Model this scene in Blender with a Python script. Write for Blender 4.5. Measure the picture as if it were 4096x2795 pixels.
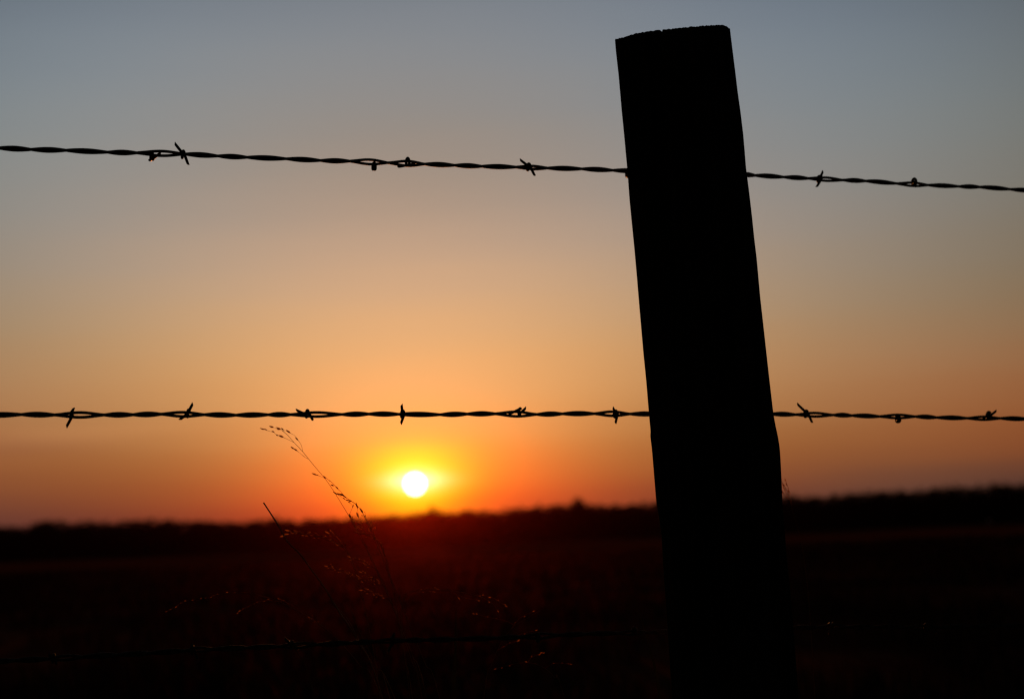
import bpy, math, random
import numpy as np
from mathutils import Vector, noise as mnoise

for o in list(bpy.data.objects):
    bpy.data.objects.remove(o, do_unlink=True)
SC = bpy.context.scene
COL = SC.collection
rng = random.Random(7)
nrng = np.random.default_rng(11)

# ------------------------------------------------------------------ camera
HFOV, PITCH, ROLL, EYE = math.radians(30), math.radians(5.62), math.radians(2.2), 0.75
fw = Vector((0, math.cos(PITCH), math.sin(PITCH)))
r0 = Vector((1, 0, 0)); u0 = Vector((0, -math.sin(PITCH), math.cos(PITCH)))
cr = math.cos(ROLL) * r0 - math.sin(ROLL) * u0
cu = math.sin(ROLL) * r0 + math.cos(ROLL) * u0
EYEP = Vector((0, 0, EYE))
cam = bpy.data.cameras.new('camera')
cam.sensor_width = 36.0
cam.sensor_fit = 'HORIZONTAL'
cam.angle = HFOV
cam.clip_start = 0.05
cam.clip_end = 5000
cam.dof.use_dof = True
cam.dof.focus_distance = 2.10
cam.dof.aperture_fstop = 6.2
cam.dof.aperture_blades = 0
cam_o = bpy.data.objects.new('camera', cam)
COL.objects.link(cam_o)
m = np.eye(4)
for i in range(3):
    m[i, 0], m[i, 1], m[i, 2], m[i, 3] = cr[i], cu[i], -fw[i], EYEP[i]
from mathutils import Matrix
cam_o.matrix_world = Matrix(m.tolist())
SC.camera = cam_o

FPX = 2048 / math.tan(HFOV / 2)
def ray(px, py):
    """direction through a point measured on the 4096 x 2795 photograph"""
    return (fw + cr * ((px - 2048) / FPX) - cu * ((py - 1397.5) / FPX))

# ------------------------------------------------------------------ exposure, render
SC.view_settings.view_transform = 'Standard'
SC.view_settings.look = 'None'
SC.view_settings.exposure = 0.0
SC.view_settings.gamma = 1.0
SC.render.engine = 'CYCLES'
SC.cycles.use_denoising = True
SC.cycles.max_bounces = 6
SC.cycles.volume_bounces = 0
SC.cycles.sample_clamp_indirect = 4.0
SC.cycles.filter_width = 1.3

# ------------------------------------------------------------------ sun position, world
SUN_AZ, SUN_EL = -3.0524, 1.7090            # degrees; azimuth from +Y towards +X
# glow lobes of the dusk sky: azimuth offset from the sun, spread, elevation, spread (degrees), r, g, b
SKY=[(0,22,19.00,4.5, 0.232,0.260,0.293),
(0,22,14.50,3.2, 0.250,0.266,0.279),
(0,22,11.00,2.8, 0.306,0.318,0.277),
(0,8.5,11.00,2.8, -0.100,-0.144,-0.157),
(0,22,8.00,2.4, 0.303,0.253,0.203),
(0,8.5,8.00,2.4, 0.100,0.084,0.096),
(0,22,5.50,2, 0.334,0.277,0.179),
(0,8.5,5.50,2, 0.009,-0.043,-0.095),
(0,22,3.50,1.6, 0.433,0.197,0.119),
(0,8.5,3.50,1.6, -0.164,-0.031,-0.029),
(0,22,1.80,1.1, 0.290,0.090,0.045),
(0,8.5,1.80,1.1, -0.168,-0.117,-0.087),
(0,22,0.50,1, 0.077,0.123,0.200),
(0,8.5,0.50,1, 0.230,-0.140,-0.166),
(0,5,2.71,2.6, 0.241,0.179,0.176),
(0,3,1.71,1.5, 0.517,0.152,-0.044),
(0,1.15,1.66,0.78, -0.031,0.490,-0.060),
(-12,6,8.00,7, -0.046,-0.010,0.030),
(12,6,8.00,7, -0.051,-0.013,0.033),
(-12,6,1.00,2, -0.051,0.035,0.034),
(12,6,1.00,2, -0.014,0.074,0.039),
(-9.8,2.2,3.55,0.2, 0.036,0.028,0.020),
(-11.5,1.6,3.15,0.25, -0.022,-0.020,-0.002),
(0,7.0,1.70,1.1, 0.0,0.040,0.008),
(0,5.0,2.60,1.5, 0.0,0.026,0.0),
(-12,6,15,5, 0.020,0.020,0.016),
(19,7,15,5, 0.022,0.022,0.022),
(-13,5,2.5,1.6, 0.025,0.014,0.0),
(18,6,2.5,1.6, 0.025,0.012,0.0),
(0,14,9.5,3.5, 0.004,-0.003,0.012)]
world = bpy.data.worlds.new("World")
SC.world = world
world.use_nodes = True
def build_world():
    nt = world.node_tree; N = nt.nodes; L = nt.links
    for n in list(N): N.remove(n)
    out = N.new('ShaderNodeOutputWorld')
    def mth(op, a, b=None, c=None, clamp=False):
        n = N.new('ShaderNodeMath'); n.operation = op; n.use_clamp = clamp
        for i, v in enumerate((a, b, c)):
            if v is None: continue
            if isinstance(v, (int, float)): n.inputs[i].default_value = v
            else: L.new(v, n.inputs[i])
        return n.outputs[0]
    def vec(op, a, b=None, c=None):
        n = N.new('ShaderNodeVectorMath'); n.operation = op
        for i, v in enumerate((a, b, c)):
            if v is None: continue
            if isinstance(v, tuple): n.inputs[i].default_value = v
            else: L.new(v, n.inputs[i])
        return n
    tc = N.new('ShaderNodeTexCoord')
    nrm = vec('NORMALIZE', tc.outputs['Generated']).outputs[0]
    sep = N.new('ShaderNodeSeparateXYZ'); L.new(nrm, sep.inputs[0])
    DEG = 180 / math.pi
    az = mth('MULTIPLY_ADD', mth('ARCTAN2', sep.outputs[0], sep.outputs[1]), DEG, -SUN_AZ)
    el = mth('MULTIPLY', mth('ARCSINE', sep.outputs[2]), DEG)
    # thin, flat dusk streaks: the elevation the lobes are read at wanders a little
    mp = N.new('ShaderNodeMapping'); mp.inputs['Scale'].default_value = (5, 5, 60)
    L.new(nrm, mp.inputs[0])
    nz = N.new('ShaderNodeTexNoise'); nz.inputs['Scale'].default_value = 1.0
    nz.inputs['Detail'].default_value = 3.0; nz.inputs['Roughness'].default_value = 0.5
    L.new(mp.outputs[0], nz.inputs['Vector'])
    el = mth('ADD', el, mth('MULTIPLY_ADD', nz.outputs[0], 0.7, -0.35))
    acc = None
    for (a0, sa, e0, se, r, g, b) in SKY:
        u = mth('MULTIPLY_ADD', az, 1 / sa, -a0 / sa)
        v = mth('MULTIPLY_ADD', el, 1 / se, -e0 / se)
        q = mth('MULTIPLY_ADD', u, u, mth('MULTIPLY', v, v))
        w = mth('POWER', math.exp(-0.5), q)
        n = N.new('ShaderNodeVectorMath'); n.operation = 'MULTIPLY_ADD'
        cmb = N.new('ShaderNodeCombineXYZ')
        for i in range(3): L.new(w, cmb.inputs[i])
        L.new(cmb.outputs[0], n.inputs[0]); n.inputs[1].default_value = (r, g, b)
        if acc is None: n.inputs[2].default_value = (0, 0, 0)
        else: L.new(acc, n.inputs[2])
        acc = n.outputs[0]
    acc = vec('MAXIMUM', acc, (0.0, 0.0, 0.0)).outputs[0]
    glow = None
    if glow is None:
        s2 = N.new('ShaderNodeSeparateXYZ'); L.new(acc, s2.inputs[0])
        c2 = N.new('ShaderNodeCombineXYZ')
        for i in range(3): L.new(mth('POWER', s2.outputs[i], 2.2), c2.inputs[i])
        glow = c2.outputs[0]
    # the solar disc with its tight aureole (wider than high, as seen through hazy low air)
    sd = (math.sin(math.radians(SUN_AZ)) * math.cos(math.radians(SUN_EL)),
          math.cos(math.radians(SUN_AZ)) * math.cos(math.radians(SUN_EL)), math.sin(math.radians(SUN_EL)))
    dist = vec('DISTANCE', nrm, sd).outputs['Value']
    disc = mth('SUBTRACT', 1.0, mth('MULTIPLY_ADD', dist, 1 / math.radians(0.035), -math.radians(0.282) / math.radians(0.035), clamp=True))
    ele = mth('ADD', mth('MULTIPLY', mth('ARCSINE', sep.outputs[2]), DEG), -SUN_EL - 0.10)
    def aureole(sx, sy, k, dy=0.0):
        q = mth('ADD', mth('POWER', mth('ABSOLUTE', mth('MULTIPLY', az, 1 / sx)), 1.6),
                mth('POWER', mth('ABSOLUTE', mth('MULTIPLY_ADD', ele, 1 / sy, dy / sy)), 1.6))
        return mth('MULTIPLY', mth('POWER', math.exp(-1), q), k)
    def tint(val, col):
        c = N.new('ShaderNodeCombineXYZ')
        for i in range(3): L.new(mth('MULTIPLY', val, col[i]), c.inputs[i])
        return c.outputs[0]
    tot = vec('ADD', glow, tint(disc, (5.5, 5, 4.2))).outputs[0]
    tot = vec('ADD', tot, tint(aureole(0.66, 0.24, 1.0), (0.9, 0.6, 0.95))).outputs[0]
    tot = vec('ADD', tot, tint(aureole(0.75, 0.60, 1.0, 0.12), (0.2, 0.18, 0.0))).outputs[0]
    bg = N.new('ShaderNodeBackground'); L.new(tot, bg.inputs[0]); bg.inputs[1].default_value = 1.03
    sky = N.new('ShaderNodeTexSky'); sky.sky_type = 'NISHITA'; sky.sun_disc = False
    sky.sun_elevation = math.radians(SUN_EL); sky.sun_rotation = math.radians(SUN_AZ)
    sky.dust_density = 2.0; sky.air_density = 1.0; sky.ozone_density = 1.0
    b2 = N.new('ShaderNodeBackground'); L.new(sky.outputs[0], b2.inputs[0]); b2.inputs[1].default_value = 0.005
    ad = N.new('ShaderNodeAddShader'); L.new(bg.outputs[0], ad.inputs[0]); L.new(b2.outputs[0], ad.inputs[1])
    L.new(ad.outputs[0], out.inputs[0])
build_world()
world.cycles.sampling_method = 'MANUAL'
world.cycles.sample_map_resolution = 2048

sun = bpy.data.lights.new('sun', 'SUN')
sun.energy = 2.5
sun.angle = math.radians(0.5)
sun.color = (1.0, 0.29, 0.07)
sun_o = bpy.data.objects.new('sun', sun)
COL.objects.link(sun_o)
sun_o.location = (-10, 100, 30)
_sd = Vector((math.sin(math.radians(SUN_AZ)) * math.cos(math.radians(SUN_EL)),
              math.cos(math.radians(SUN_AZ)) * math.cos(math.radians(SUN_EL)), math.sin(math.radians(SUN_EL))))
sun_o.rotation_euler = _sd.to_track_quat('Z', 'Y').to_euler()

# ------------------------------------------------------------------ helpers
def tag(o, label=None, cat=None, group=None, kind=None):
    for k, v in (('label', label), ('category', cat), ('group', group), ('kind', kind)):
        if v: o[k] = v
    return o

class MB:
    """collects verts and faces for one mesh object"""
    def __init__(s): s.v = []; s.f = []; s.n = 0
    def add(s, verts, faces):
        verts = np.asarray(verts, float)
        s.v.append(verts); s.f += [tuple(i + s.n for i in f) for f in faces]; s.n += len(verts)
    def tube(s, pts, rad, sides=8, shear0=0.0, shear1=0.0):
        P = np.asarray(pts, float); n = len(P)
        R = np.broadcast_to(np.asarray(rad, float), (n,))
        T = np.gradient(P, axis=0); T /= np.linalg.norm(T, axis=1, keepdims=True) + 1e-12
        a = np.array([0, 0, 1.0]) if abs(T[0][2]) < .9 else np.array([1.0, 0, 0])
        U = np.zeros_like(P); u = a - T[0] * a.dot(T[0]); u /= np.linalg.norm(u); U[0] = u
        for i in range(1, n):
            u = u - T[i] * u.dot(T[i]); u /= np.linalg.norm(u) + 1e-12; U[i] = u
        V = np.cross(T, U)
        ang = np.linspace(0, 2 * math.pi, sides, endpoint=False)
        c, sn = np.cos(ang), np.sin(ang)
        ring = P[:, None] + R[:, None, None] * (U[:, None] * c[None, :, None] + V[:, None] * sn[None, :, None])
        if shear0: ring[0] -= T[0] * (R[0] * shear0 * c)[:, None]
        if shear1: ring[-1] += T[-1] * (R[-1] * shear1 * c)[:, None]
        F = []
        for i in range(n - 1):
            for k in range(sides):
                k2 = (k + 1) % sides
                F.append((i * sides + k, i * sides + k2, (i + 1) * sides + k2, (i + 1) * sides + k))
        F.append(tuple(range(sides - 1, -1, -1))); F.append(tuple((n - 1) * sides + k for k in range(sides)))
        s.add(ring.reshape(-1, 3), F)
    def build(s, name, mat, parent=None, smooth=True, loc=None):
        me = bpy.data.meshes.new(name)
        V = np.concatenate(s.v) if s.v else np.zeros((0, 3))
        if loc is not None: V = V - np.array(loc)
        me.from_pydata(V.tolist(), [], s.f)
        if smooth: me.polygons.foreach_set('use_smooth', [True] * len(me.polygons))
        me.materials.append(mat); me.update()
        o = bpy.data.objects.new(name, me); COL.objects.link(o)
        if parent is not None:
            o.parent = parent
        elif loc is not None:
            o.location = loc
        return o

def empty(name, loc):
    o = bpy.data.objects.new(name, None); COL.objects.link(o)
    o.location = loc; o.empty_display_size = .05
    return o

def smooth_path(pts, step):
    """Catmull-Rom through pts, resampled"""
    P = np.asarray(pts, float)
    if len(P) < 3:
        n = max(2, int(np.linalg.norm(P[-1] - P[0]) / step)); t = np.linspace(0, 1, n)[:, None]
        return P[0] * (1 - t) + P[-1] * t
    Q = np.vstack([2 * P[0] - P[1], P, 2 * P[-1] - P[-2]]); out = []
    for i in range(1, len(Q) - 2):
        L = np.linalg.norm(Q[i + 1] - Q[i]); n = max(2, int(L / step))
        t = np.linspace(0, 1, n, endpoint=False)[:, None]
        out.append(.5 * (2 * Q[i] + (Q[i + 1] - Q[i - 1]) * t + (2 * Q[i - 1] - 5 * Q[i] + 4 * Q[i + 1] - Q[i + 2]) * t ** 2
                         + (-Q[i - 1] + 3 * Q[i] - 3 * Q[i + 1] + Q[i + 2]) * t ** 3))
    out.append(Q[-2][None])
    return np.vstack(out)

# ------------------------------------------------------------------ materials
def mat(name, col1, col2, scale=(8, 8, 8), rough=.8, metal=0.0, bump=0.0, bump_scale=60, transl=0.0, detail=6, obj_coords=True, spec=.5):
    M = bpy.data.materials.new(name); M.use_nodes = True
    nt = M.node_tree; N = nt.nodes; L = nt.links
    b = N['Principled BSDF']
    tc = N.new('ShaderNodeTexCoord'); mp = N.new('ShaderNodeMapping'); mp.inputs['Scale'].default_value = scale
    L.new(tc.outputs['Object'], mp.inputs[0])
    nz = N.new('ShaderNodeTexNoise'); nz.inputs['Scale'].default_value = 1; nz.inputs['Detail'].default_value = detail
    L.new(mp.outputs[0], nz.inputs['Vector'])
    cr_ = N.new('ShaderNodeValToRGB'); cr_.color_ramp.elements[0].position = .35; cr_.color_ramp.elements[1].position = .68
    cr_.color_ramp.elements[0].color = (*col1, 1); cr_.color_ramp.elements[1].color = (*col2, 1)
    L.new(nz.outputs[0], cr_.inputs[0]); L.new(cr_.outputs[0], b.inputs['Base Color'])
    b.inputs['Roughness'].default_value = rough; b.inputs['Metallic'].default_value = metal
    b.inputs['Specular IOR Level'].default_value = spec
    if bump:
        n2 = N.new('ShaderNodeTexNoise'); n2.inputs['Scale'].default_value = bump_scale / max(scale); n2.inputs['Detail'].default_value = 5
        L.new(mp.outputs[0], n2.inputs['Vector'])
        bp = N.new('ShaderNodeBump'); bp.inputs['Strength'].default_value = bump; bp.inputs['Distance'].default_value = .002
        L.new(n2.outputs[0], bp.inputs['Height']); L.new(bp.outputs[0], b.inputs['Normal'])
    if transl:
        t = N.new('ShaderNodeBsdfTranslucent'); L.new(cr_.outputs[0], t.inputs[0])
        mx = N.new('ShaderNodeMixShader'); mx.inputs[0].default_value = transl
        L.new(b.outputs[0], mx.inputs[1]); L.new(t.outputs[0], mx.inputs[2])
        L.new(mx.outputs[0], N['Material Output'].inputs[0])
    return M

M_WOOD = mat('weathered_wood', (.025, .02, .015), (.075, .062, .05), (90, 90, 3), .95, bump=.35, bump_scale=180, spec=0.0)
M_WIRE = mat('rusted_steel_wire', (.07, .04, .025), (.18, .15, .12), (220, 220, 220), .62, metal=.25, bump=.4, bump_scale=500, spec=.2)
M_STEM = mat('dry_grass_stem', (.24, .15, .06), (.36, .25, .11), (60, 60, 60), .5, transl=.15)
M_BLADE = mat('green_grass_blade', (.04, .045, .018), (.07, .065, .028), (60, 60, 60), .8, transl=.03, spec=.05)
M_SEED = mat('dry_seed_husk', (.26, .10, .035), (.48, .19, .06), (300, 300, 300), .7, transl=.5, spec=.2)
M_GROUND = mat('dry_soil', (.045, .032, .02), (.11, .08, .05), (.6, .6, .6), .95, detail=10, spec=0.0)
def add_glare_gloss(M, col, rough):
    # red-tinted rough gloss, put in to imitate the glare glow below the sun
    nt = M.node_tree; N = nt.nodes; L = nt.links; out = N['Material Output']
    old = out.inputs[0].links[0].from_socket
    g = N.new('ShaderNodeBsdfGlossy'); g.inputs['Color'].default_value = (*col, 1); g.inputs['Roughness'].default_value = rough
    ad = N.new('ShaderNodeAddShader'); L.new(old, ad.inputs[0]); L.new(g.outputs[0], ad.inputs[1]); L.new(ad.outputs[0], out.inputs[0])
add_glare_gloss(M_GROUND, (.016, .0013, .0006), .75)
M_GRASS = mat('field_grass', (.04, .032, .014), (.09, .065, .028), (1.5, 1.5, 1.5), .9, spec=0.0)
def forward_scatter(M, col, fac, rough, ior):
    # thin blades pass light forward, tinted red to imitate lens glare over the field
    nt = M.node_tree; N = nt.nodes; L = nt.links; out = N['Material Output']
    old = out.inputs[0].links[0].from_socket
    r = N.new('ShaderNodeBsdfRefraction'); r.inputs['Color'].default_value = (*col, 1)
    r.inputs['Roughness'].default_value = rough; r.inputs['IOR'].default_value = ior
    mx = N.new('ShaderNodeMixShader'); mx.inputs[0].default_value = fac
    L.new(old, mx.inputs[1]); L.new(r.outputs[0], mx.inputs[2]); L.new(mx.outputs[0], out.inputs[0])
forward_scatter(M_GRASS, (.5, .06, .03), .0008, .8, 1.08)
M_LEAF = mat('tree_foliage', (.025, .035, .015), (.06, .07, .03), (.8, .8, .8), .8, transl=.05)
M_BARK = mat('tree_bark', (.05, .04, .03), (.11, .085, .065), (3, 3, 1), .9)

# ------------------------------------------------------------------ fence geometry
FY, FA = 2.16, math.radians(20)                    # the fence runs obliquely, its far end to the right
F_DIR = Vector((math.cos(FA), math.sin(FA), 0))
F_NRM = Vector((math.sin(FA), -math.cos(FA), 0))   # towards the camera
F_ORG = Vector((0, FY, 0))
def on_fence(px, py, off=0.0):
    d = ray(px, py); o = F_ORG + F_NRM * off
    t = (o - EYEP).dot(F_NRM) / d.dot(F_NRM)
    return EYEP + d * t
def sz(p):  # plane coordinates
    return (p - F_ORG).dot(F_DIR), p.z
def from_sz(s, z, off=0.0):
    return F_ORG + F_DIR * s + F_NRM * off + Vector((0, 0, z))

# ------------------------------------------------------------------ ground, field grass
def ground():
    xs = np.concatenate([np.linspace(-700, -60, 17)[:-1], np.linspace(-60, 60, 81), np.linspace(60, 700, 17)[1:]])
    ys = np.concatenate([np.linspace(-60, -5, 6)[:-1], np.linspace(-5, 80, 86), np.linspace(80, 700, 32)[1:]])
    V = []
    for y in ys:
        for x in xs:
            z = .05 * mnoise.noise(Vector((x * .25, y * .25, 0))) + .03 * mnoise.noise(Vector((x * .9, y * .9, 3)))
            z -= .05
            if y > 100: z += .35 * mnoise.noise(Vector((x * .02, y * .02, 7)))
            V.append((x, y, z))
    nx = len(xs)
    Fc = [(j * nx + i, j * nx + i + 1, (j + 1) * nx + i + 1, (j + 1) * nx + i) for j in range(len(ys) - 1) for i in range(nx - 1)]
    mb = MB(); mb.add(V, Fc)
    return tag(mb.build('ground', M_GROUND), kind='structure', label='dark flat pasture soil running to the far treeline')
ground()

def field_grass():
    n = 100000
    y = 2.6 + 90 * nrng.random(n) ** 2.2
    x = (nrng.random(n) - .5) * 2 * (y * .36 + 1.2)
    keep = np.array([mnoise.noise(Vector((a * .35, b * .35, 1.0))) > -.35 * abs(math.sin(a * 3.1 + b)) for a, b in zip(x, y)])
    x, y = x[keep], y[keep]; n = len(x)
    patch = np.array([mnoise.noise(Vector((a * .3, b * .12, 5.0))) for a, b in zip(x, y)])
    h = (.04 + .12 * nrng.random(n) ** 1.5) * (1 + .6 * patch); w = .0018 + .002 * nrng.random(n) + .00018 * y
    a = nrng.random(n) * 2 * math.pi; lean = (nrng.random((n, 2)) - .5) * .9; lean[:, 0] -= .12
    dx, dy = np.cos(a) * w, np.sin(a) * w
    z0 = np.full(n, -.13)
    V = np.zeros((n, 5, 3))
    V[:, 0] = np.stack([x - dx, y - dy, z0], 1); V[:, 1] = np.stack([x + dx, y + dy, z0], 1)
    mx, my = x + lean[:, 0] * h * .3, y + lean[:, 1] * h * .3
    V[:, 2] = np.stack([mx + dx * .7, my + dy * .7, h * .6], 1); V[:, 3] = np.stack([mx - dx * .7, my - dy * .7, h * .6], 1)
    V[:, 4] = np.stack([x + lean[:, 0] * h, y + lean[:, 1] * h, h * (1 - .25 * np.abs(lean).max(1))], 1)
    me = bpy.data.meshes.new('field_grass')
    Fc = []
    for i in range(n):
        k = i * 5
        Fc.append((k, k + 1, k + 2, k + 3)); Fc.append((k + 3, k + 2, k + 4))
    me.from_pydata(V.reshape(-1, 3).tolist(), [], Fc); me.materials.append(M_GRASS)
    o = bpy.data.objects.new('field_grass', me); COL.objects.link(o)
    return tag(o, 'short dry grass covering the dark field behind the fence', 'grass', kind='stuff')
field_grass()

# ------------------------------------------------------------------ far wood and single trees
TL = [(-500, 1210), (-200, 1200), (0, 1196), (40, 1199), (80, 1189), (105, 1186), (150, 1190), (190, 1187), (230, 1191), (330, 1186), (390, 1191), (440, 1190), (480, 1194),
      (540, 1192), (600, 1188), (650, 1190), (690, 1187), (760, 1187), (800, 1181), (830, 1181), (880, 1176), (950, 1170), (1020, 1169), (1050, 1165), (1080, 1164),
      (1110, 1167), (1140, 1160), (1200, 1157), (1250, 1152), (1300, 1152), (1400, 1153), (1450, 1149), (1490, 1145), (1600, 1140), (1700, 1136),
      (1775, 1131), (1810, 1134), (1850, 1133), (1900, 1126), (1950, 1121), (2000, 1122), (2050, 1121), (2100, 1116), (2150, 1110), (2180, 1113), (2230, 1107), (2290, 1106), (2324, 1105), (2600, 1095), (2900, 1085)]
K = 4096 / 2324
def skyline(x, y):
    """height of the wood's top at ground position (x, y)"""
    px = 2048 + FPX * (x / y) * 1.0
    t = np.array(TL, float)
    t[:, 1] -= np.interp(t[:, 0], [150, 300, 900, 1100, 2324], [0, 5, 5, 3.5, 3.5])
    t *= K
    py = np.interp(px, t[:, 0], t[:, 1])
    d = ray(px, py)
    return EYE + d.z / d.y * y + .6
def leaf_cards(mb, c, rx, ry, rz, n, size, seed):
    g = np.random.default_rng(seed)
    d = g.normal(size=(n, 3)); d /= np.linalg.norm(d, axis=1, keepdims=True)
    lump = np.array([1 + .28 * mnoise.noise(Vector(tuple(q * 1.9 + seed * .37))) for q in d])
    rad = (g.random(n) ** .45) * lump
    C = np.array(c) + d * rad[:, None] * np.array([rx, ry, rz])
    u = g.normal(size=(n, 3)); u /= np.linalg.norm(u, axis=1, keepdims=True)
    w = np.cross(u, g.normal(size=(n, 3))); w /= np.linalg.norm(w, axis=1, keepdims=True)
    s = size * (.5 + g.random(n))[:, None]
    Q = np.stack([C - u * s, C + w * s * .6, C + u * s, C - w * s * .6], 1)
    base = mb.n
    mb.v.append(Q.reshape(-1, 3)); mb.n += 4 * n
    mb.f += [(base + 4 * i, base + 4 * i + 1, base + 4 * i + 2, base + 4 * i + 3) for i in range(n)]
def treeline():
    mb = MB(); i = 0
    x = -215.0
    while x < 215:
        for y in (492 + rng.random() * 12, 512 + rng.random() * 20):
            xx = x + rng.uniform(-1.2, 1.2)
            top = skyline(xx, y) * rng.uniform(.985, 1.015)
            rz = top * rng.uniform(.36, .48); rx = rng.uniform(2.4, 4.2)
            leaf_cards(mb, (xx, y, top - rz), rx, rx * .8, rz, 260, .42, i); i += 1
            # understorey down to the ground
            leaf_cards(mb, (xx + rng.uniform(-1, 1), y - 2, top * .28), 2.6, 2.0, top * .38, 230, .7, i + 5000)
        # trunks
        mb.tube([(x, 505, -.6), (x + .2, 505, 2), (x + .3, 505, 4)], [.22, .17, .1], 6)
        x += rng.uniform(1.3, 2.0)
    return tag(mb.build('treeline', M_LEAF, smooth=False), 'dark distant treeline closing the field along the horizon', 'trees', kind='stuff')
treeline()

def far_tree(px, py, y, half_w, label, n=420, lean=0.0, round_=.38):
    """a single tree whose top shows above the wood"""
    d = ray(px * K, py * K); x = d.x / d.y * y; top = EYE + d.z / d.y * y
    root = empty('tree', (x, y, -.4))
    tag(root, label, 'tree', 'trees standing out of the far treeline')
    tb = MB()
    tb.tube([(0, 0, 0), (.05, 0, top * .3), (lean * .4, 0, top * .55), (lean * .8, 0, top * .85)], [.28, .22, .15, .05], 8)
    for k in range(5):
        a = k * 2.4; z = top * (.4 + .08 * k)
        tb.tube([(lean * .3, 0, z), (lean * .4 + math.cos(a) * half_w * .4, math.sin(a) * half_w * .4, z + .6),
                 (lean * .5 + math.cos(a) * half_w * .75, math.sin(a) * half_w * .75, z + 1.1)], [.1, .07, .03], 6)
    tb.build('trunk', M_BARK, root)
    cb = MB(); rz = top * round_
    leaf_cards(cb, (lean, 0, top + .4 - rz), half_w, half_w, rz, n, .33, int(px))
    leaf_cards(cb, (lean * .3 + half_w * .35, 0, top * .55), half_w * .9, half_w * .8, rz * .7, n // 2, .35, int(px) + 1)
    leaf_cards(cb, (-half_w * .35, .3, top * .5), half_w * .9, half_w * .8, rz * .7, n // 2, .35, int(px) + 2)
    cb.build('crown', M_LEAF, root, smooth=False)
    return root
far_tree(1316, 1125, 478, 2.3, 'tallest lone tree of the far treeline, between the sun and the wooden post', 1000, -.7, .36)
far_tree(979, 1147, 480, 2.0, 'small tree on the far treeline just right below the setting sun', 300, 0, .3)
far_tree(622, 1171, 476, 1.8, 'bushy tree on the far treeline by the tip of the bare straight stem', 420, .2, .36)
far_tree(96, 1182, 482, 2.0, 'broad low tree on the far treeline under the leftmost barb of the middle wire', 420, 0, .34)
far_tree(2150, 1099, 485, 2.0, 'rounded tree on the far treeline below the middle wire, right of the post', 420, .3, .36)
far_tree(2258, 1091, 487, 2.2, 'wide tree on the far treeline below the rightmost barb of the middle wire', 460, 0, .36)

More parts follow.
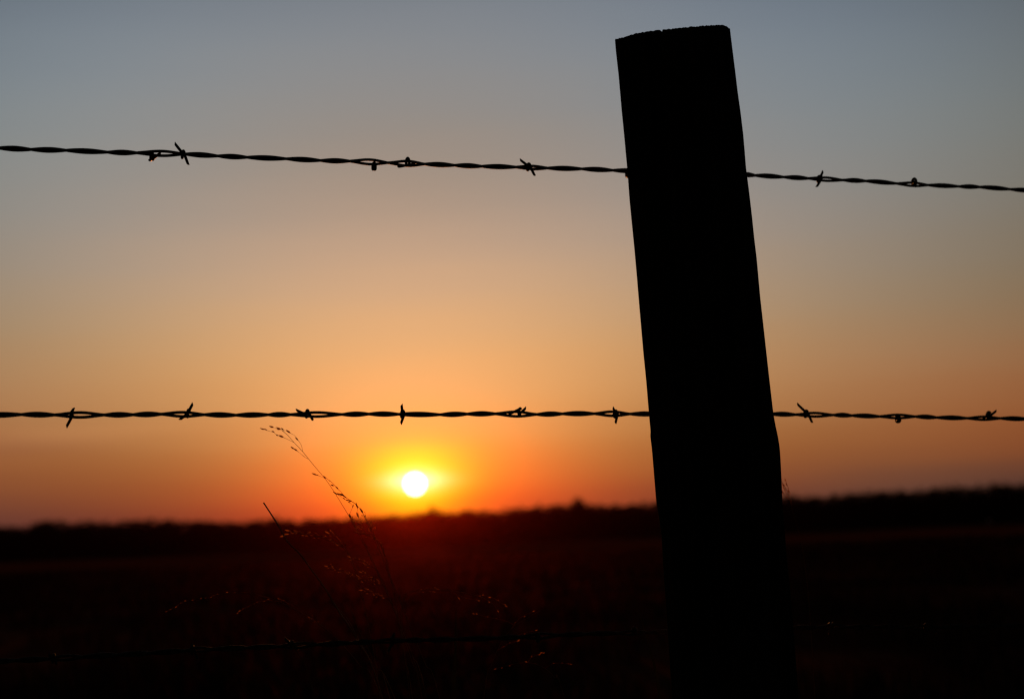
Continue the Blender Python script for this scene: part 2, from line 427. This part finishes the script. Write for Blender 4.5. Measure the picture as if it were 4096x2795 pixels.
# ------------------------------------------------------------------ wooden post
def post():
    L_ = [(1396, 90), (1398, 115), (1404, 170), (1411, 250), (1417, 310), (1424, 385), (1429, 450), (1436, 520), (1440, 560), (1447, 640), (1454, 720), (1461, 800), (1467, 860), (1473, 935),
          (1477.5, 984), (1476, 986), (1480, 1020), (1485, 1080), (1490, 1140), (1502, 1220), (1506, 1300), (1515, 1427), (1526, 1586)]
    R_ = [(1655, 65), (1661, 115), (1668, 170), (1673, 212), (1680, 260), (1686, 310), (1692, 385), (1699, 440), (1706, 500), (1710, 540), (1716, 590), (1724, 680), (1733, 760), (1742, 840), (1753, 935),
          (1758, 965), (1764, 992), (1768, 1018), (1770, 1050), (1771.5, 1080), (1774, 1140), (1783, 1252), (1795, 1371), (1804, 1489), (1811, 1586)]
    TOP = [(1390, 93), (1396, 90), (1408, 87), (1420, 83.5), (1440, 77), (1470, 71.5), (1500, 68), (1540, 64), (1580, 60.5), (1610, 58), (1630, 57), (1641, 57), (1648, 60), (1655, 65), (1660, 67)]
    yp = on_fence(1535 * K, 700 * K).y - .071          # the post stands on the near side of the wires
    def hit(px, py, y): 
        d = ray(px * K, py * K); t = y / d.y
        return EYEP + d * t
    l = np.array([[*hit(a, b, yp)] for a, b in L_])[::-1]; r = np.array([[*hit(a, b, yp)] for a, b in R_])[::-1]
    def edge(e, z):
        if z < e[0, 2]:
            k = (e[4, 0] - e[0, 0]) / (e[4, 2] - e[0, 2]); return e[0, 0] + k * (z - e[0, 2])
        if z > e[-1, 2]:
            k = (e[-1, 0] - e[-5, 0]) / (e[-1, 2] - e[-5, 2]); return e[-1, 0] + k * (z - e[-1, 2])
        return float(np.interp(z, e[:, 2], e[:, 0]))
    tp = np.array(TOP, float)
    def project(p):
        q = p - EYEP; w = q.dot(fw)
        return (2048 + FPX * q.dot(cr) / w) / K, (1397.5 - FPX * q.dot(cu) / w) / K
    NC, NR = 288, 240
    zt = np.zeros(NC)
    cr_jag = np.array([.0010 * mnoise.noise(Vector((i * .55, 0, 2))) + .0007 * mnoise.noise(Vector((i * 1.7, 4, 2))) for i in range(NC)])
    for i in range(NC):
        a = 2 * math.pi * i / NC
        z = 1.29
        for _ in range(12):
            xl, xr = edge(l, z), edge(r, z); c, R = (xl + xr) / 2, (xr - xl) / 2
            x = c + R * math.cos(a); y = yp - R * abs(math.sin(a))
            px, py = project(Vector((x, y, z)))
            want = np.interp(px, tp[:, 0], tp[:, 1])
            z += (py - want) * K * y / FPX * .9
        if math.sin(a) < 0: z += .11 * 2 * R * abs(math.sin(a))
        if abs(px - 1500) < 1.6 and math.sin(a) > 0: z -= .004
        zt[i] = z + cr_jag[i]
    cracks = [(1.15, .7, 1.05, .004), (1.9, .1, .8, .005), (2.2, .5, 1.2, .003), (.7, .0, .6, .004), (1.55, .9, 1.3, .003), (2.6, .2, .9, .003)]
    V = []
    zb = -.35
    for j in range(NR + 1):
        v = j / NR
        for i in range(NC):
            a = 2 * math.pi * i / NC
            z = zb + (zt[i] - zb) * v
            xl, xr = edge(l, z), edge(r, z); c, R = (xl + xr) / 2, (xr - xl) / 2
            side = abs(math.sin(a))
            n = .0011 * mnoise.noise(Vector((math.cos(a) * 14, math.sin(a) * 14, z * 3))) + .0007 * mnoise.noise(Vector((math.cos(a) * 40, math.sin(a) * 40, z * 9)))
            n = n * (.35 + .65 * side)
            for (ca, z0, z1, dep) in cracks:
                w = (a - ca - .04 * math.sin(z * 9)) / .018
                if abs(w) < 3 and z0 < z < z1:
                    n -= dep * math.exp(-w * w) * min(1, (z - z0) / .1, (z1 - z) / .1)
            rr = R + n
            V.append((c + rr * math.cos(a), yp - rr * math.sin(a), z))
    F_ = [(j * NC + i, j * NC + (i + 1) % NC, (j + 1) * NC + (i + 1) % NC, (j + 1) * NC + i) for j in range(NR) for i in range(NC)]
    last = NR * NC
    rim = np.array(V[last:last + NC]); cen = rim.mean(0)
    prev = last
    for k in range(1, 9):
        t = 1 - k / 9
        zz = cen[2] + (rim[:, 2] - cen[2]) * t
        base = len(V)
        for i in range(NC):
            p = cen + (rim[i] - cen) * t
            V.append((p[0], p[1], zz[i] - .0008 + .0012 * mnoise.noise(Vector((p[0] * 400, p[1] * 400, 0)))))
        F_ += [(prev + i, prev + (i + 1) % NC, base + (i + 1) % NC, base + i) for i in range(NC)]
        prev = base
    V.append(tuple(cen)); F_ += [(prev + i, prev + (i + 1) % NC, len(V) - 1) for i in range(NC)]
    z0 = 0.0; c0 = (edge(l, z0) + edge(r, z0)) / 2
    mb = MB(); mb.add(V, F_)
    o = mb.build('fence_post', M_WOOD, loc=(c0, yp, 0))
    tag(o, 'thick leaning wooden fence post with a rough sawn slanting top', 'fence post')
    return yp
POST_Y = post()

# ------------------------------------------------------------------ barbed wires
RS = .00163
def pitch_fill(cross, lo, hi):
    c = list(cross)
    while c[0] > lo: c.insert(0, c[0] - rng.uniform(.031, .044))
    while c[-1] < hi: c.append(c[-1] + rng.uniform(.031, .044))
    return c
def barbed_wire(line, cross, gaps, barbs, label, extra_seed):
    """line: (px, py) along the wire; cross: px where the strands line up; gaps: (px, factor); barbs: centre, end, end"""
    g = random.Random(extra_seed)
    P = np.array([sz(on_fence(a, b)) for a, b in line])
    ls, lz = P[:, 0], P[:, 1]
    def cz(s):
        s = np.asarray(s, float)
        z = np.interp(s, ls, lz)
        kl = (lz[3] - lz[0]) / (ls[3] - ls[0]); kr = (lz[-1] - lz[-4]) / (ls[-1] - ls[-4])
        z = np.where(s < ls[0], lz[0] + kl * .8 * (s - ls[0]), z); z = np.where(s > ls[-1], lz[-1] + kr * .8 * (s - ls[-1]), z)
        return z
    s_at = lambda px: sz(on_fence(px, float(np.interp(px, [q[0] for q in line], [q[1] for q in line]))))[0]
    cs = np.array(pitch_fill([s_at(c) for c in cross], -2.3, 2.3))
    amp = np.ones(len(cs) - 1)
    for px, f in gaps:
        k = np.searchsorted(cs, s_at(px)) - 1
        if 0 <= k < len(amp): amp[k] = f
    S, TH, AV = [], [], []
    for k in range(len(cs) - 1):
        t = np.linspace(0, 1, 15, endpoint=False)
        S += list(cs[k] + (cs[k + 1] - cs[k]) * t); TH += list(math.pi * (k + t)); AV += [amp[k]] * 15
    S, TH, AV = map(np.array, (S, TH, AV))
    # smooth the centreline
    Z = cz(S); ker = np.hanning(13); ker /= ker.sum()
    Z = np.convolve(np.pad(Z, 6, mode='edge'), ker, mode='valid')
    mid = from_sz(float(S[0]), float(Z[0]))
    root = empty('barbed_wire', mid)
    tag(root, label, 'barbed wire', 'barbed wires of the fence')
    D = np.array(F_DIR); Nn = np.array(F_NRM); O = np.array(F_ORG)
    for sg in (1, -1):
        sn = np.sin(TH)
        # a strand bows further where the pair has opened at a barb
        a = RS * (.93 + (AV - 1.0) * 1.07 * np.abs(sn))
        pts = O + D * S[:, None] + np.array([0, 0, 1.0]) * (Z + sg * a * sn)[:, None] + Nn * (sg * RS * 1.03 * np.cos(TH))[:, None]
        mb = MB(); mb.tube(pts, RS, 10)
        mb.build('strand', M_WIRE, root, loc=mid)
    def barb(s, z, A, B, off_z, turns, rb):
        A, B = np.array(A, float), np.array(B, float)      # ends: along the wire, up, towards the camera (metres)
        dA = A[1:] / (np.linalg.norm(A[1:]) + 1e-9); dB = B[1:] / (np.linalg.norm(B[1:]) + 1e-9)
        f0 = math.atan2(dA[0], -dA[1]); f1 = math.atan2(-dB[0], dB[1])
        dl = (f1 - f0) % (2 * math.pi)
        if dl < 2.6: dl += 2 * math.pi
        Rc = RS * 1.75 + rb * .6
        n = int(dl / .3) + 3; t = np.linspace(0, 1, n)
        ph = f0 + dl * t; adv = (t - .5) * dl / (2 * math.pi) * rb * 1.45
        coil = np.stack([adv, off_z + Rc * np.cos(ph), Rc * np.sin(ph)], 1)
        pa = coil[0] + np.array([0, *(dA * rb * 1.2)]); pb = coil[-1] + np.array([0, *(dB * rb * 1.2)])
        path = np.vstack([A, A * .55 + pa * .45, pa, coil, pb, B * .55 + pb * .45, B])
        W = O + D * (s + path[:, :1]) + np.array([0, 0, 1.0]) * (z + path[:, 1:2]) + Nn * path[:, 2:3]
        rad = np.full(len(W), rb); rad[0] *= .9; rad[-1] *= .9
        mb = MB(); mb.tube(W, rad, 9, 1.0, 1.0)
        mb.build('barb', M_WIRE, root, loc=mid)
    for (c, a, b, na, nb, oz) in barbs:
        pc = on_fence(*c); s, z = sz(pc)
        def end(e, nn):
            q = on_fence(e[0], e[1]); ss, zz = sz(q)
            k = (EYEP - q).normalized(); k = k * (nn / max(k.dot(F_NRM), .2))     # slide along the sight line to its depth
            w = q + k; ss, zz = sz(w)
            return (ss - s, zz - z, nn)
        barb(s, z, end(a, na), end(b, nb), oz, 1.0, .00158)
    # beyond the picture's edges the barbs go on every 12 to 14 cm
    s = ls[0] - .07
    for step in (-1, 1):
        s = (ls[0] - .07) if step < 0 else (ls[-1] + .07)
        while -2.2 < s < 2.2:
            a = g.uniform(0, 6.28); q = np.array([g.uniform(-.006, .006), math.cos(a) * .014, math.sin(a) * .014])
            barb(s, float(np.interp(s, S, Z)), q, (-q[0], -q[1], -q[2]), 0, 1.0, .00145)
            s += step * g.uniform(.115, .14)
    return root

TOPL = [(0, 592.5), (134, 599), (274, 602), (441, 610), (556, 612), (749, 617), (881, 625), (997, 630), (1156, 636), (1291, 643), (1407, 645), (1561, 652), (1707, 657), (1826, 662), (1935, 666),
        (2072, 669), (2199, 673), (2337, 676), (2460, 682), (2640, 688), (2800, 693), (2985, 699), (3027, 702), (3144, 709), (3242, 714), (3380, 721), (3470, 724), (3595, 735), (3721, 741), (3842, 746), (3925, 748), (4051, 758), (4096, 761)]
barbed_wire(TOPL, [134, 274, 441, 556, 749, 881, 997, 1156, 1291, 1407, 1561, 1707, 1826, 1935, 2072, 2199, 2337, 2460, 2590, 2715, 2850, 2965, 3027, 3144, 3242, 3380, 3470, 3595, 3721, 3842, 3925, 4051],
            [(650, 1.55), (1480, 1.6), (1630, 1.65), (2130, 1.15), (3300, 1.25), (3650, 1.35)],
            [((608, 620), (598, 641), (642, 612), .012, -.010, -.0012),
             ((731, 618), (699, 574), (752, 657), .004, .003, 0),
             ((1496, 656), (1497, 652), (1496, 660), .012, -.012, -.0025),
             ((1631, 652), (1594, 668), (1660, 656), .011, -.010, .0016),
             ((2113, 670), (2081, 640), (2138, 701), .004, .003, .0005),
             ((2512, 688), (2508, 697), (2524, 676), .012, -.006, -.0018),
             ((3276, 717), (3291, 687), (3267, 748), .004, .004, 0),
             ((3657, 733), (3655, 726), (3660, 742), .012, -.012, .0018)],
            'top barbed wire, sloping down to the right near the head of the post', 21)
MIDL = [(0, 1659), (90, 1657), (222, 1659), (421, 1659), (535, 1658), (648, 1655.5), (822, 1658), (947, 1660), (1076, 1658), (1165, 1657.5), (1372, 1657), (1478, 1655), (1597, 1656), (1764, 1658), (1872, 1655), (1984, 1654), (2150, 1657), (2252, 1654), (2380, 1653.5), (2523, 1655),
        (2596, 1655), (2850, 1655), (3090, 1655), (3186, 1657.5), (3337, 1659), (3410, 1661), (3522, 1665), (3665, 1665), (3750, 1669), (3872, 1672), (4004, 1672), (4096, 1675)]
barbed_wire(MIDL, [90, 222, 421, 535, 648, 822, 947, 1076, 1165, 1372, 1478, 1597, 1764, 1872, 1984, 2150, 2252, 2380, 2523, 2645, 2760, 2880, 2985, 3085, 3186, 3337, 3410, 3522, 3665, 3750, 3872, 4004],
            [(320, 1.55), (740, 1.4), (1270, 1.4), (2060, 1.6), (2450, 1.5), (3260, 1.35), (3600, 1.3), (3940, 1.25)],
            [((285, 1658), (294, 1633), (266, 1706), .003, .004, -.0006),
             ((752, 1655), (771, 1615), (720, 1678), .004, .006, .0006),
             ((1228, 1657), (1186, 1640), (1250, 1677), .006, .005, .0008),
             ((1609, 1655), (1606, 1619), (1604, 1693), .003, .003, 0),
             ((2079, 1652), (2104, 1631), (2040, 1655), .007, .010, .0016),
             ((2461, 1655), (2451, 1630), (2462, 1690), .003, .003, 0),
             ((3223, 1656), (3190, 1616), (3248, 1688), .004, .004, .0005),
             ((3592, 1668), (3592, 1673), (3594, 1662), .012, -.010, -.0020),
             ((3954, 1664), (3985, 1643), (3935, 1672), .006, .010, .0014)],
            'middle barbed wire, nearly level just above the setting sun', 22)
BOTL = [(0, 2643), (213, 2632), (426, 2619), (600, 2610), (766, 2598), (960, 2590), (1168, 2581), (1370, 2571), (1568, 2561), (1737, 2557), (1973, 2551), (2139, 2543), (2352, 2533), (2530, 2529), (2670, 2526), (2900, 2518), (3179, 2509), (3334, 2505), (3520, 2505), (3715, 2507), (3900, 2504), (4096, 2500)]
barbed_wire(BOTL, [60, 190, 330, 470, 600, 740, 850, 990, 1110, 1270, 1400, 1500, 1620, 1700, 1822, 1990, 2080, 2240, 2345, 2470, 2590, 2700, 2820, 2930, 3050, 3160, 3270, 3390, 3500, 3620, 3760, 3880, 4000],
            [(250, 1.3), (800, 1.3), (1200, 1.45), (1560, 1.2), (2150, 1.5), (2530, 1.3), (3330, 1.3), (3700, 1.3)],
            [((213, 2632), (198, 2618), (224, 2650), .009, .006, 0),
             ((770, 2598), (766, 2574), (791, 2636), .004, .004, 0),
             ((1166, 2580), (1139, 2550), (1191, 2594), .005, .005, .0004),
             ((1567, 2562), (1576, 2529), (1550, 2605), .004, .004, 0),
             ((2149, 2544), (2145, 2535), (2154, 2563), .010, .006, -.001),
             ((2538, 2528), (2533, 2520), (2548, 2515), .012, -.006, .0016),
             ((3322, 2504), (3328, 2489), (3315, 2532), .005, .004, 0),
             ((3704, 2507), (3690, 2498), (3744, 2531), .006, .004, 0)],
            'bottom barbed wire crossing the dark field below the horizon', 23)

# ------------------------------------------------------------------ grass stalks
Z1 = lambda x, y: (900 + x * .37825, 1650 + y * .37825)      # measured on an enlargement
def stalk(name, label, path, seeds=(), off=-.08, r0_=.00042, r1_=.00022, cat='grass stalk', blade=0.0, dens=1.0, seed_len=.0062, drift=0.0):
    """path: from the tip down (photo pixels); the last stretch runs on to the ground. seeds: branches with spikelets"""
    P = [np.array(on_fence(a, b, off + drift * i)) for i, (a, b) in enumerate(path)]
    d = P[-1] - P[-2]; d = d / abs(d[2])
    z = P[-1][2]; d[0] *= .55; d[1] *= .55
    P.append(P[-1] + np.array([d[0] * z * .5, d[1] * z * .5, -z * .5])); P.append(P[-2] + np.array([d[0] * z * .8, d[1] * z * .8, -(z + .06)]))
    Q = smooth_path(P, .006)
    n = len(Q); base = tuple(Q[-1])
    root = empty(name, base)
    tag(root, label, cat, 'dry grass stalks along the fence')
    t = np.linspace(0, 1, n)
    mb = MB()
    if blade:
        w = blade * np.minimum(1, .15 + t * 6) * (1 - .2 * t)
        T = np.gradient(Q, axis=0); T /= np.linalg.norm(T, axis=1, keepdims=True)
        sd = np.cross(T, np.array([.25, 1, .1])); sd /= np.linalg.norm(sd, axis=1, keepdims=True)
        fold = np.cross(sd, T) * (w * .5)[:, None]
        V = np.stack([Q - sd * w[:, None] + fold, Q, Q + sd * w[:, None] + fold], 1).reshape(-1, 3)
        F_ = []
        for i in range(n - 1):
            F_ += [(3 * i, 3 * i + 1, 3 * i + 4, 3 * i + 3), (3 * i + 1, 3 * i + 2, 3 * i + 5, 3 * i + 4)]
        mb.add(V, F_)
        mb.build('leaf_blade', M_BLADE, root, loc=base)
    else:
        mb.tube(Q, r1_ + (r0_ - r1_) * np.minimum(1, t * 2.2), 6)
        mb.build('stem', M_STEM, root, loc=base)
    g = random.Random(label)
    def husk(sb, p, dr, ln):
        dr = dr / np.linalg.norm(dr)
        s1 = np.cross(dr, np.array([g.uniform(-.3, .3), 1, g.uniform(-.3, .3)])); s1 /= np.linalg.norm(s1); s2 = np.cross(dr, s1)
        w = ln * g.uniform(.10, .15)
        for sv, k in ((s1, 1), (s2, .8)):
            pr = [(0, .1), (.25, .85), (.5, 1), (.75, .7), (1, .05)]
            V = []
            for (u, q) in pr: V += [p + dr * ln * u - sv * w * q * k, p + dr * ln * u + sv * w * q * k]
            sb.add(V, [(2 * i, 2 * i + 1, 2 * i + 3, 2 * i + 2) for i in range(4)])
    for (bp, kind) in seeds:
        B = smooth_path([np.array(on_fence(a, b, off)) + np.array([0, g.uniform(-.004, .004), 0]) for a, b in bp], .003)
        sb = MB()
        sb.tube(B, np.linspace(.00019, .00012, len(B)), 5)
        L = np.concatenate([[0], np.cumsum(np.linalg.norm(np.diff(B, axis=0), axis=1))])
        s = L[-1] * (.25 if kind == 's' else .02)
        while s < L[-1]:
            i = min(int(np.searchsorted(L, s)), len(B) - 2)
            dr = B[i + 1] - B[i]; dr = dr / np.linalg.norm(dr) + np.array([g.gauss(0, .22), g.gauss(0, .6), g.gauss(0, .22)])
            k = 1.0 if kind == 's' else .52
            off3 = np.array([g.gauss(0, .0007), g.gauss(0, .002), g.gauss(0, .0007)]) * (1.0 if kind == 's' else 2.2)
            sb.tube(np.array([B[max(i - 1, 0)], B[i] + off3 * .6 + dr * .0004, B[i] + off3 + dr * .001]), .00010, 4)
            if g.random() < .88: husk(sb, B[i] + off3 + dr * .001, dr, k * seed_len * g.uniform(.6, 1.3))
            s += k * seed_len * (g.uniform(.85, 2.3) if kind == 's' else g.uniform(.22, .85)) / dens
        husk(sb, B[-1], B[-1] - B[-2], seed_len * 1.1)
        sb.build('seed_branch', M_SEED, root, smooth=False, loc=base)
    return root
z1 = lambda L: [Z1(*q) for q in L]
stalk('grass_stalk', 'tallest seeding grass stalk, its nodding tip just under the middle wire',
      z1([(605, 190), (660, 235), (730, 315), (825, 415), (905, 515), (985, 610), (1035, 670), (1080, 725), (1170, 860), (1240, 975), (1310, 1090), (1390, 1230), (1480, 1400)]) + [(1520, 2310), (1580, 2440), (1610, 2520), (1650, 2620), (1705, 2790)],
      [(z1([(730, 315), (660, 280), (600, 255), (540, 228), (515, 208), (480, 198), (420, 180)]), 's'),
       (z1([(625, 200), (605, 185), (580, 178), (522, 160)]), 's'),
       (z1([(825, 415), (805, 345), (775, 290), (735, 240), (670, 205), (640, 190), (597, 175)]), 's'),
       (z1([(880, 490), (830, 460), (790, 425), (737, 387)]), 's'),
       (z1([(1060, 700), (1040, 686), (972, 660)]), 's'),
       (z1([(1310, 1088), (1335, 1020), (1350, 982), (1270, 915), (1192, 866)]), 's'),
       (z1([(1318, 1092), (1375, 1150), (1420, 1190), (1440, 1205)]), 'd'),
       (z1([(1400, 1245), (1385, 1215), (1360, 1165), (1330, 1110)]), 'd')], -.06)
stalk('grass_stalk', 'seeding grass stalk arching beside the tallest stalk, nearest to the sun',
      z1([(1075, 695), (1140, 745), (1185, 800), (1225, 835), (1265, 885), (1355, 945), (1400, 985), (1455, 1060), (1500, 1150), (1545, 1240), (1570, 1290)]) + [(1530, 2230), (1570, 2330), (1620, 2450), (1700, 2650), (1760, 2795)],
      [(z1([(1570, 1290), (1545, 1240), (1500, 1150), (1455, 1060)]), 'd'),
       (z1([(1455, 1060), (1400, 985), (1355, 945), (1265, 885)]), 's'),
       (z1([(1265, 885), (1225, 835), (1185, 800), (1140, 745), (1077, 697)]), 's'),
       (z1([(1430, 1160), (1415, 1110), (1405, 1060), (1396, 1000)]), 's'),
       (z1([(1390, 975), (1350, 945), (1310, 915), (1245, 878)]), 's'),
       (z1([(1560, 1270), (1550, 1215), (1545, 1182)]), 'd')], -.05)
stalk('bare_grass_stalk', 'bare straight stem with a cut tip, leaning left below the nodding seed heads',
      [(1054, 2009), (1113, 2100), (1150, 2165), (1205, 2220), (1247, 2280), (1295, 2345), (1360, 2450), (1430, 2560), (1530, 2795)], (), -.04, .0007, .00075)
stalk('grass_stalk', 'limp seed head lying level across the treeline, left of the tallest stalk',
      [(1161, 2123), (1200, 2130), (1240, 2138), (1316, 2157), (1377, 2190), (1420, 2280), (1470, 2480), (1520, 2795)],
      [([(1377, 2190), (1316, 2157), (1240, 2138), (1161, 2123)], 'd'), ([(1385, 2180), (1350, 2150), (1320, 2134)], 'd'), ([(1290, 2150), (1250, 2125), (1190, 2128), (1140, 2140)], 's')], -.12, dens=.8)
stalk('grass_stalk', 'seed head drooping to the right over the dark treeline below the sun',
      [(1415, 2130), (1437, 2128), (1480, 2142), (1520, 2168), (1530, 2190), (1560, 2300), (1600, 2500), (1640, 2795)],
      [([(1530, 2192), (1520, 2168), (1480, 2142), (1437, 2128)], 'd')], -.07, seed_len=.0045)
stalk('grass_stalk', 'grass stalk with four feathery side branches glowing below the sun',
      [(1480, 2225), (1505, 2275), (1535, 2330), (1556, 2387), (1585, 2460), (1612, 2540), (1650, 2650), (1690, 2795)],
      [([(1478, 2330), (1440, 2312), (1400, 2292), (1355, 2280), (1310, 2266)], 'd'), ([(1500, 2266), (1478, 2262), (1440, 2240), (1402, 2228)], 'd'),
       ([(1550, 2390), (1510, 2378), (1480, 2364), (1450, 2360)], 'd'), ([(1535, 2335), (1500, 2322), (1470, 2300), (1450, 2290)], 'd')], -.09, seed_len=.0042)
stalk('grass_stalk', 'grass stalk bowed over to the right, its seed head hanging above the bottom wire',
      [(1973, 2415), (1931, 2389), (1869, 2372), (1800, 2360), (1746, 2356), (1690, 2360), (1640, 2366), (1612, 2400), (1606, 2500), (1620, 2640), (1650, 2795)],
      [([(1656, 2363), (1700, 2359), (1746, 2356)], 'd'), ([(1780, 2358), (1869, 2372), (1931, 2389), (1973, 2415), (1990, 2440)], 's'), ([(1800, 2362), (1850, 2385), (1910, 2400)], 's'), ([(1880, 2375), (1960, 2385), (2020, 2420)], 's')], -.1, seed_len=.0034, dens=.6)
stalk('grass_stalk', 'grass stalk bowed over to the far left in a long low arch',
      [(668, 2442), (742, 2405), (879, 2375), (979, 2368), (1097, 2396), (1206, 2448), (1286, 2500), (1357, 2562), (1440, 2660), (1530, 2795)],
      [([(1097, 2396), (979, 2368), (879, 2375), (742, 2405), (668, 2442)], 's'), ([(1130, 2405), (1060, 2400), (1000, 2420), (955, 2448)], 's'), ([(1210, 2448), (1180, 2425), (1120, 2395)], 's'),
       ([(1285, 2500), (1260, 2480), (1240, 2470)], 'd')], -.13, dens=.7, seed_len=.0026)
stalk('bare_grass_stalk', 'thin dark stem with a hooked tip, rising behind the bottom wire',
      [(1329, 2424), (1362, 2440), (1400, 2490), (1438, 2562), (1500, 2670), (1580, 2795)], (), -.1, .0006, .0004)
stalk('bare_grass_stalk', 'thin dark stem running close beside the hooked one',
      [(1405, 2440), (1428, 2500), (1455, 2560), (1510, 2670), (1560, 2795)], (), -.14, .0006, .0004)
stalk('grass_shoot', 'short leaf blade glinting at its tip behind a bottom wire barb',
      [(1080, 2490), (1110, 2518), (1137, 2545), (1190, 2610), (1260, 2795)], (), -.05, cat='grass shoot', blade=.0009)
stalk('grass_shoot', 'leaf blade crossing the bottom wire well left of the seed heads',
      [(800, 2580), (827, 2610), (880, 2672), (930, 2735), (970, 2795)], (), .05, cat='grass shoot', blade=.0009)
stalk('grass_shoot', 'dark blurred upright blade farther back in the field, right of the seed heads',
      [(1824, 2434), (1823, 2540), (1818, 2660), (1812, 2795)], (), -.55, cat='grass shoot', blade=.0035)
stalk('bare_grass_stalk', 'slender pale stem dropping from the bottom wire, right of its brightest glint',
      [(1645, 2605), (1660, 2650), (1683, 2710), (1706, 2795)], (), -.03, .0004, .0003)
stalk('grass_stalk', 'small feathery seed head peeping out from behind the post on its right',
      [(3122, 1915), (3140, 1950), (3156, 1985), (3170, 2040), (3190, 2110), (3209, 2184), (3235, 2400), (3260, 2795)],
      [([(3162, 2010), (3150, 1980), (3136, 1950), (3126, 1918)], 's'), ([(3166, 2020), (3160, 1985), (3152, 1950), (3145, 1926)], 's'), ([(3158, 2000), (3145, 1985), (3132, 1968)], 's'), ([(3156, 1985), (3150, 1960), (3141, 1945)], 's')], -.1, seed_len=.0046, dens=1.5)
stalk('grass_shoot', 'dark leaf blade standing at the bottom wire just left of the post',
      [(2530, 2388), (2548, 2430), (2572, 2500), (2600, 2600), (2640, 2795)], (), -.06, cat='grass shoot', blade=.0016)
stalk('grass_stalk', 'wispy open seed head tangled around the bottom wire, between the sun and the post',
      [(2160, 2440), (2110, 2470), (2060, 2500), (2010, 2560), (1965, 2660), (1935, 2795)],
      [([(2040, 2520), (2080, 2470), (2130, 2445)], 's'), ([(2060, 2500), (2020, 2480), (1970, 2470), (1900, 2455)], 's'), ([(2010, 2560), (2050, 2545), (2100, 2530), (2140, 2520)], 's'), ([(1990, 2600), (2030, 2575), (2070, 2560)], 's')], -.08, dens=.4, seed_len=.003)
stalk('grass_stalk', 'lowest wispy seed head, below the bottom wire and left of the post',
      [(1985, 2672), (2050, 2655), (2110, 2648), (2170, 2665), (2220, 2710), (2260, 2795)],
      [([(2150, 2655), (2110, 2648), (2050, 2655), (1985, 2672)], 's'), ([(2180, 2672), (2220, 2650), (2280, 2655)], 's'), ([(2110, 2648), (2130, 2625), (2170, 2612)], 's')], -.1, dens=.4, seed_len=.003)

# ------------------------------------------------------------------ thin red volume over the field, added to stand in for lens glare
def glare_haze():
    mb = MB()
    x0, x1, y0, y1, z0, z1_ = -740, 740, -90, 740, -2.0, 14.0
    V = [(x, y, z) for z in (z0, z1_) for y in (y0, y1) for x in (x0, x1)]
    mb.add(V, [(0, 2, 3, 1), (4, 5, 7, 6), (0, 1, 5, 4), (2, 6, 7, 3), (0, 4, 6, 2), (1, 3, 7, 5)])
    M = bpy.data.materials.new('red_glare_haze'); M.use_nodes = True
    nt = M.node_tree; nt.nodes.remove(nt.nodes['Principled BSDF'])
    v = nt.nodes.new('ShaderNodeVolumePrincipled')
    v.inputs['Color'].default_value = (.0088, .0007, .0001, 1)
    v.inputs['Density'].default_value = .0002
    v.inputs['Anisotropy'].default_value = .97
    nt.links.new(v.outputs[0], nt.nodes['Material Output'].inputs['Volume'])
    o = mb.build('glare_haze', M, smooth=False)
    return tag(o, 'thin reddish volume over the field, added to imitate lens glare below the sun', 'glare_haze', kind='stuff')
glare_haze()
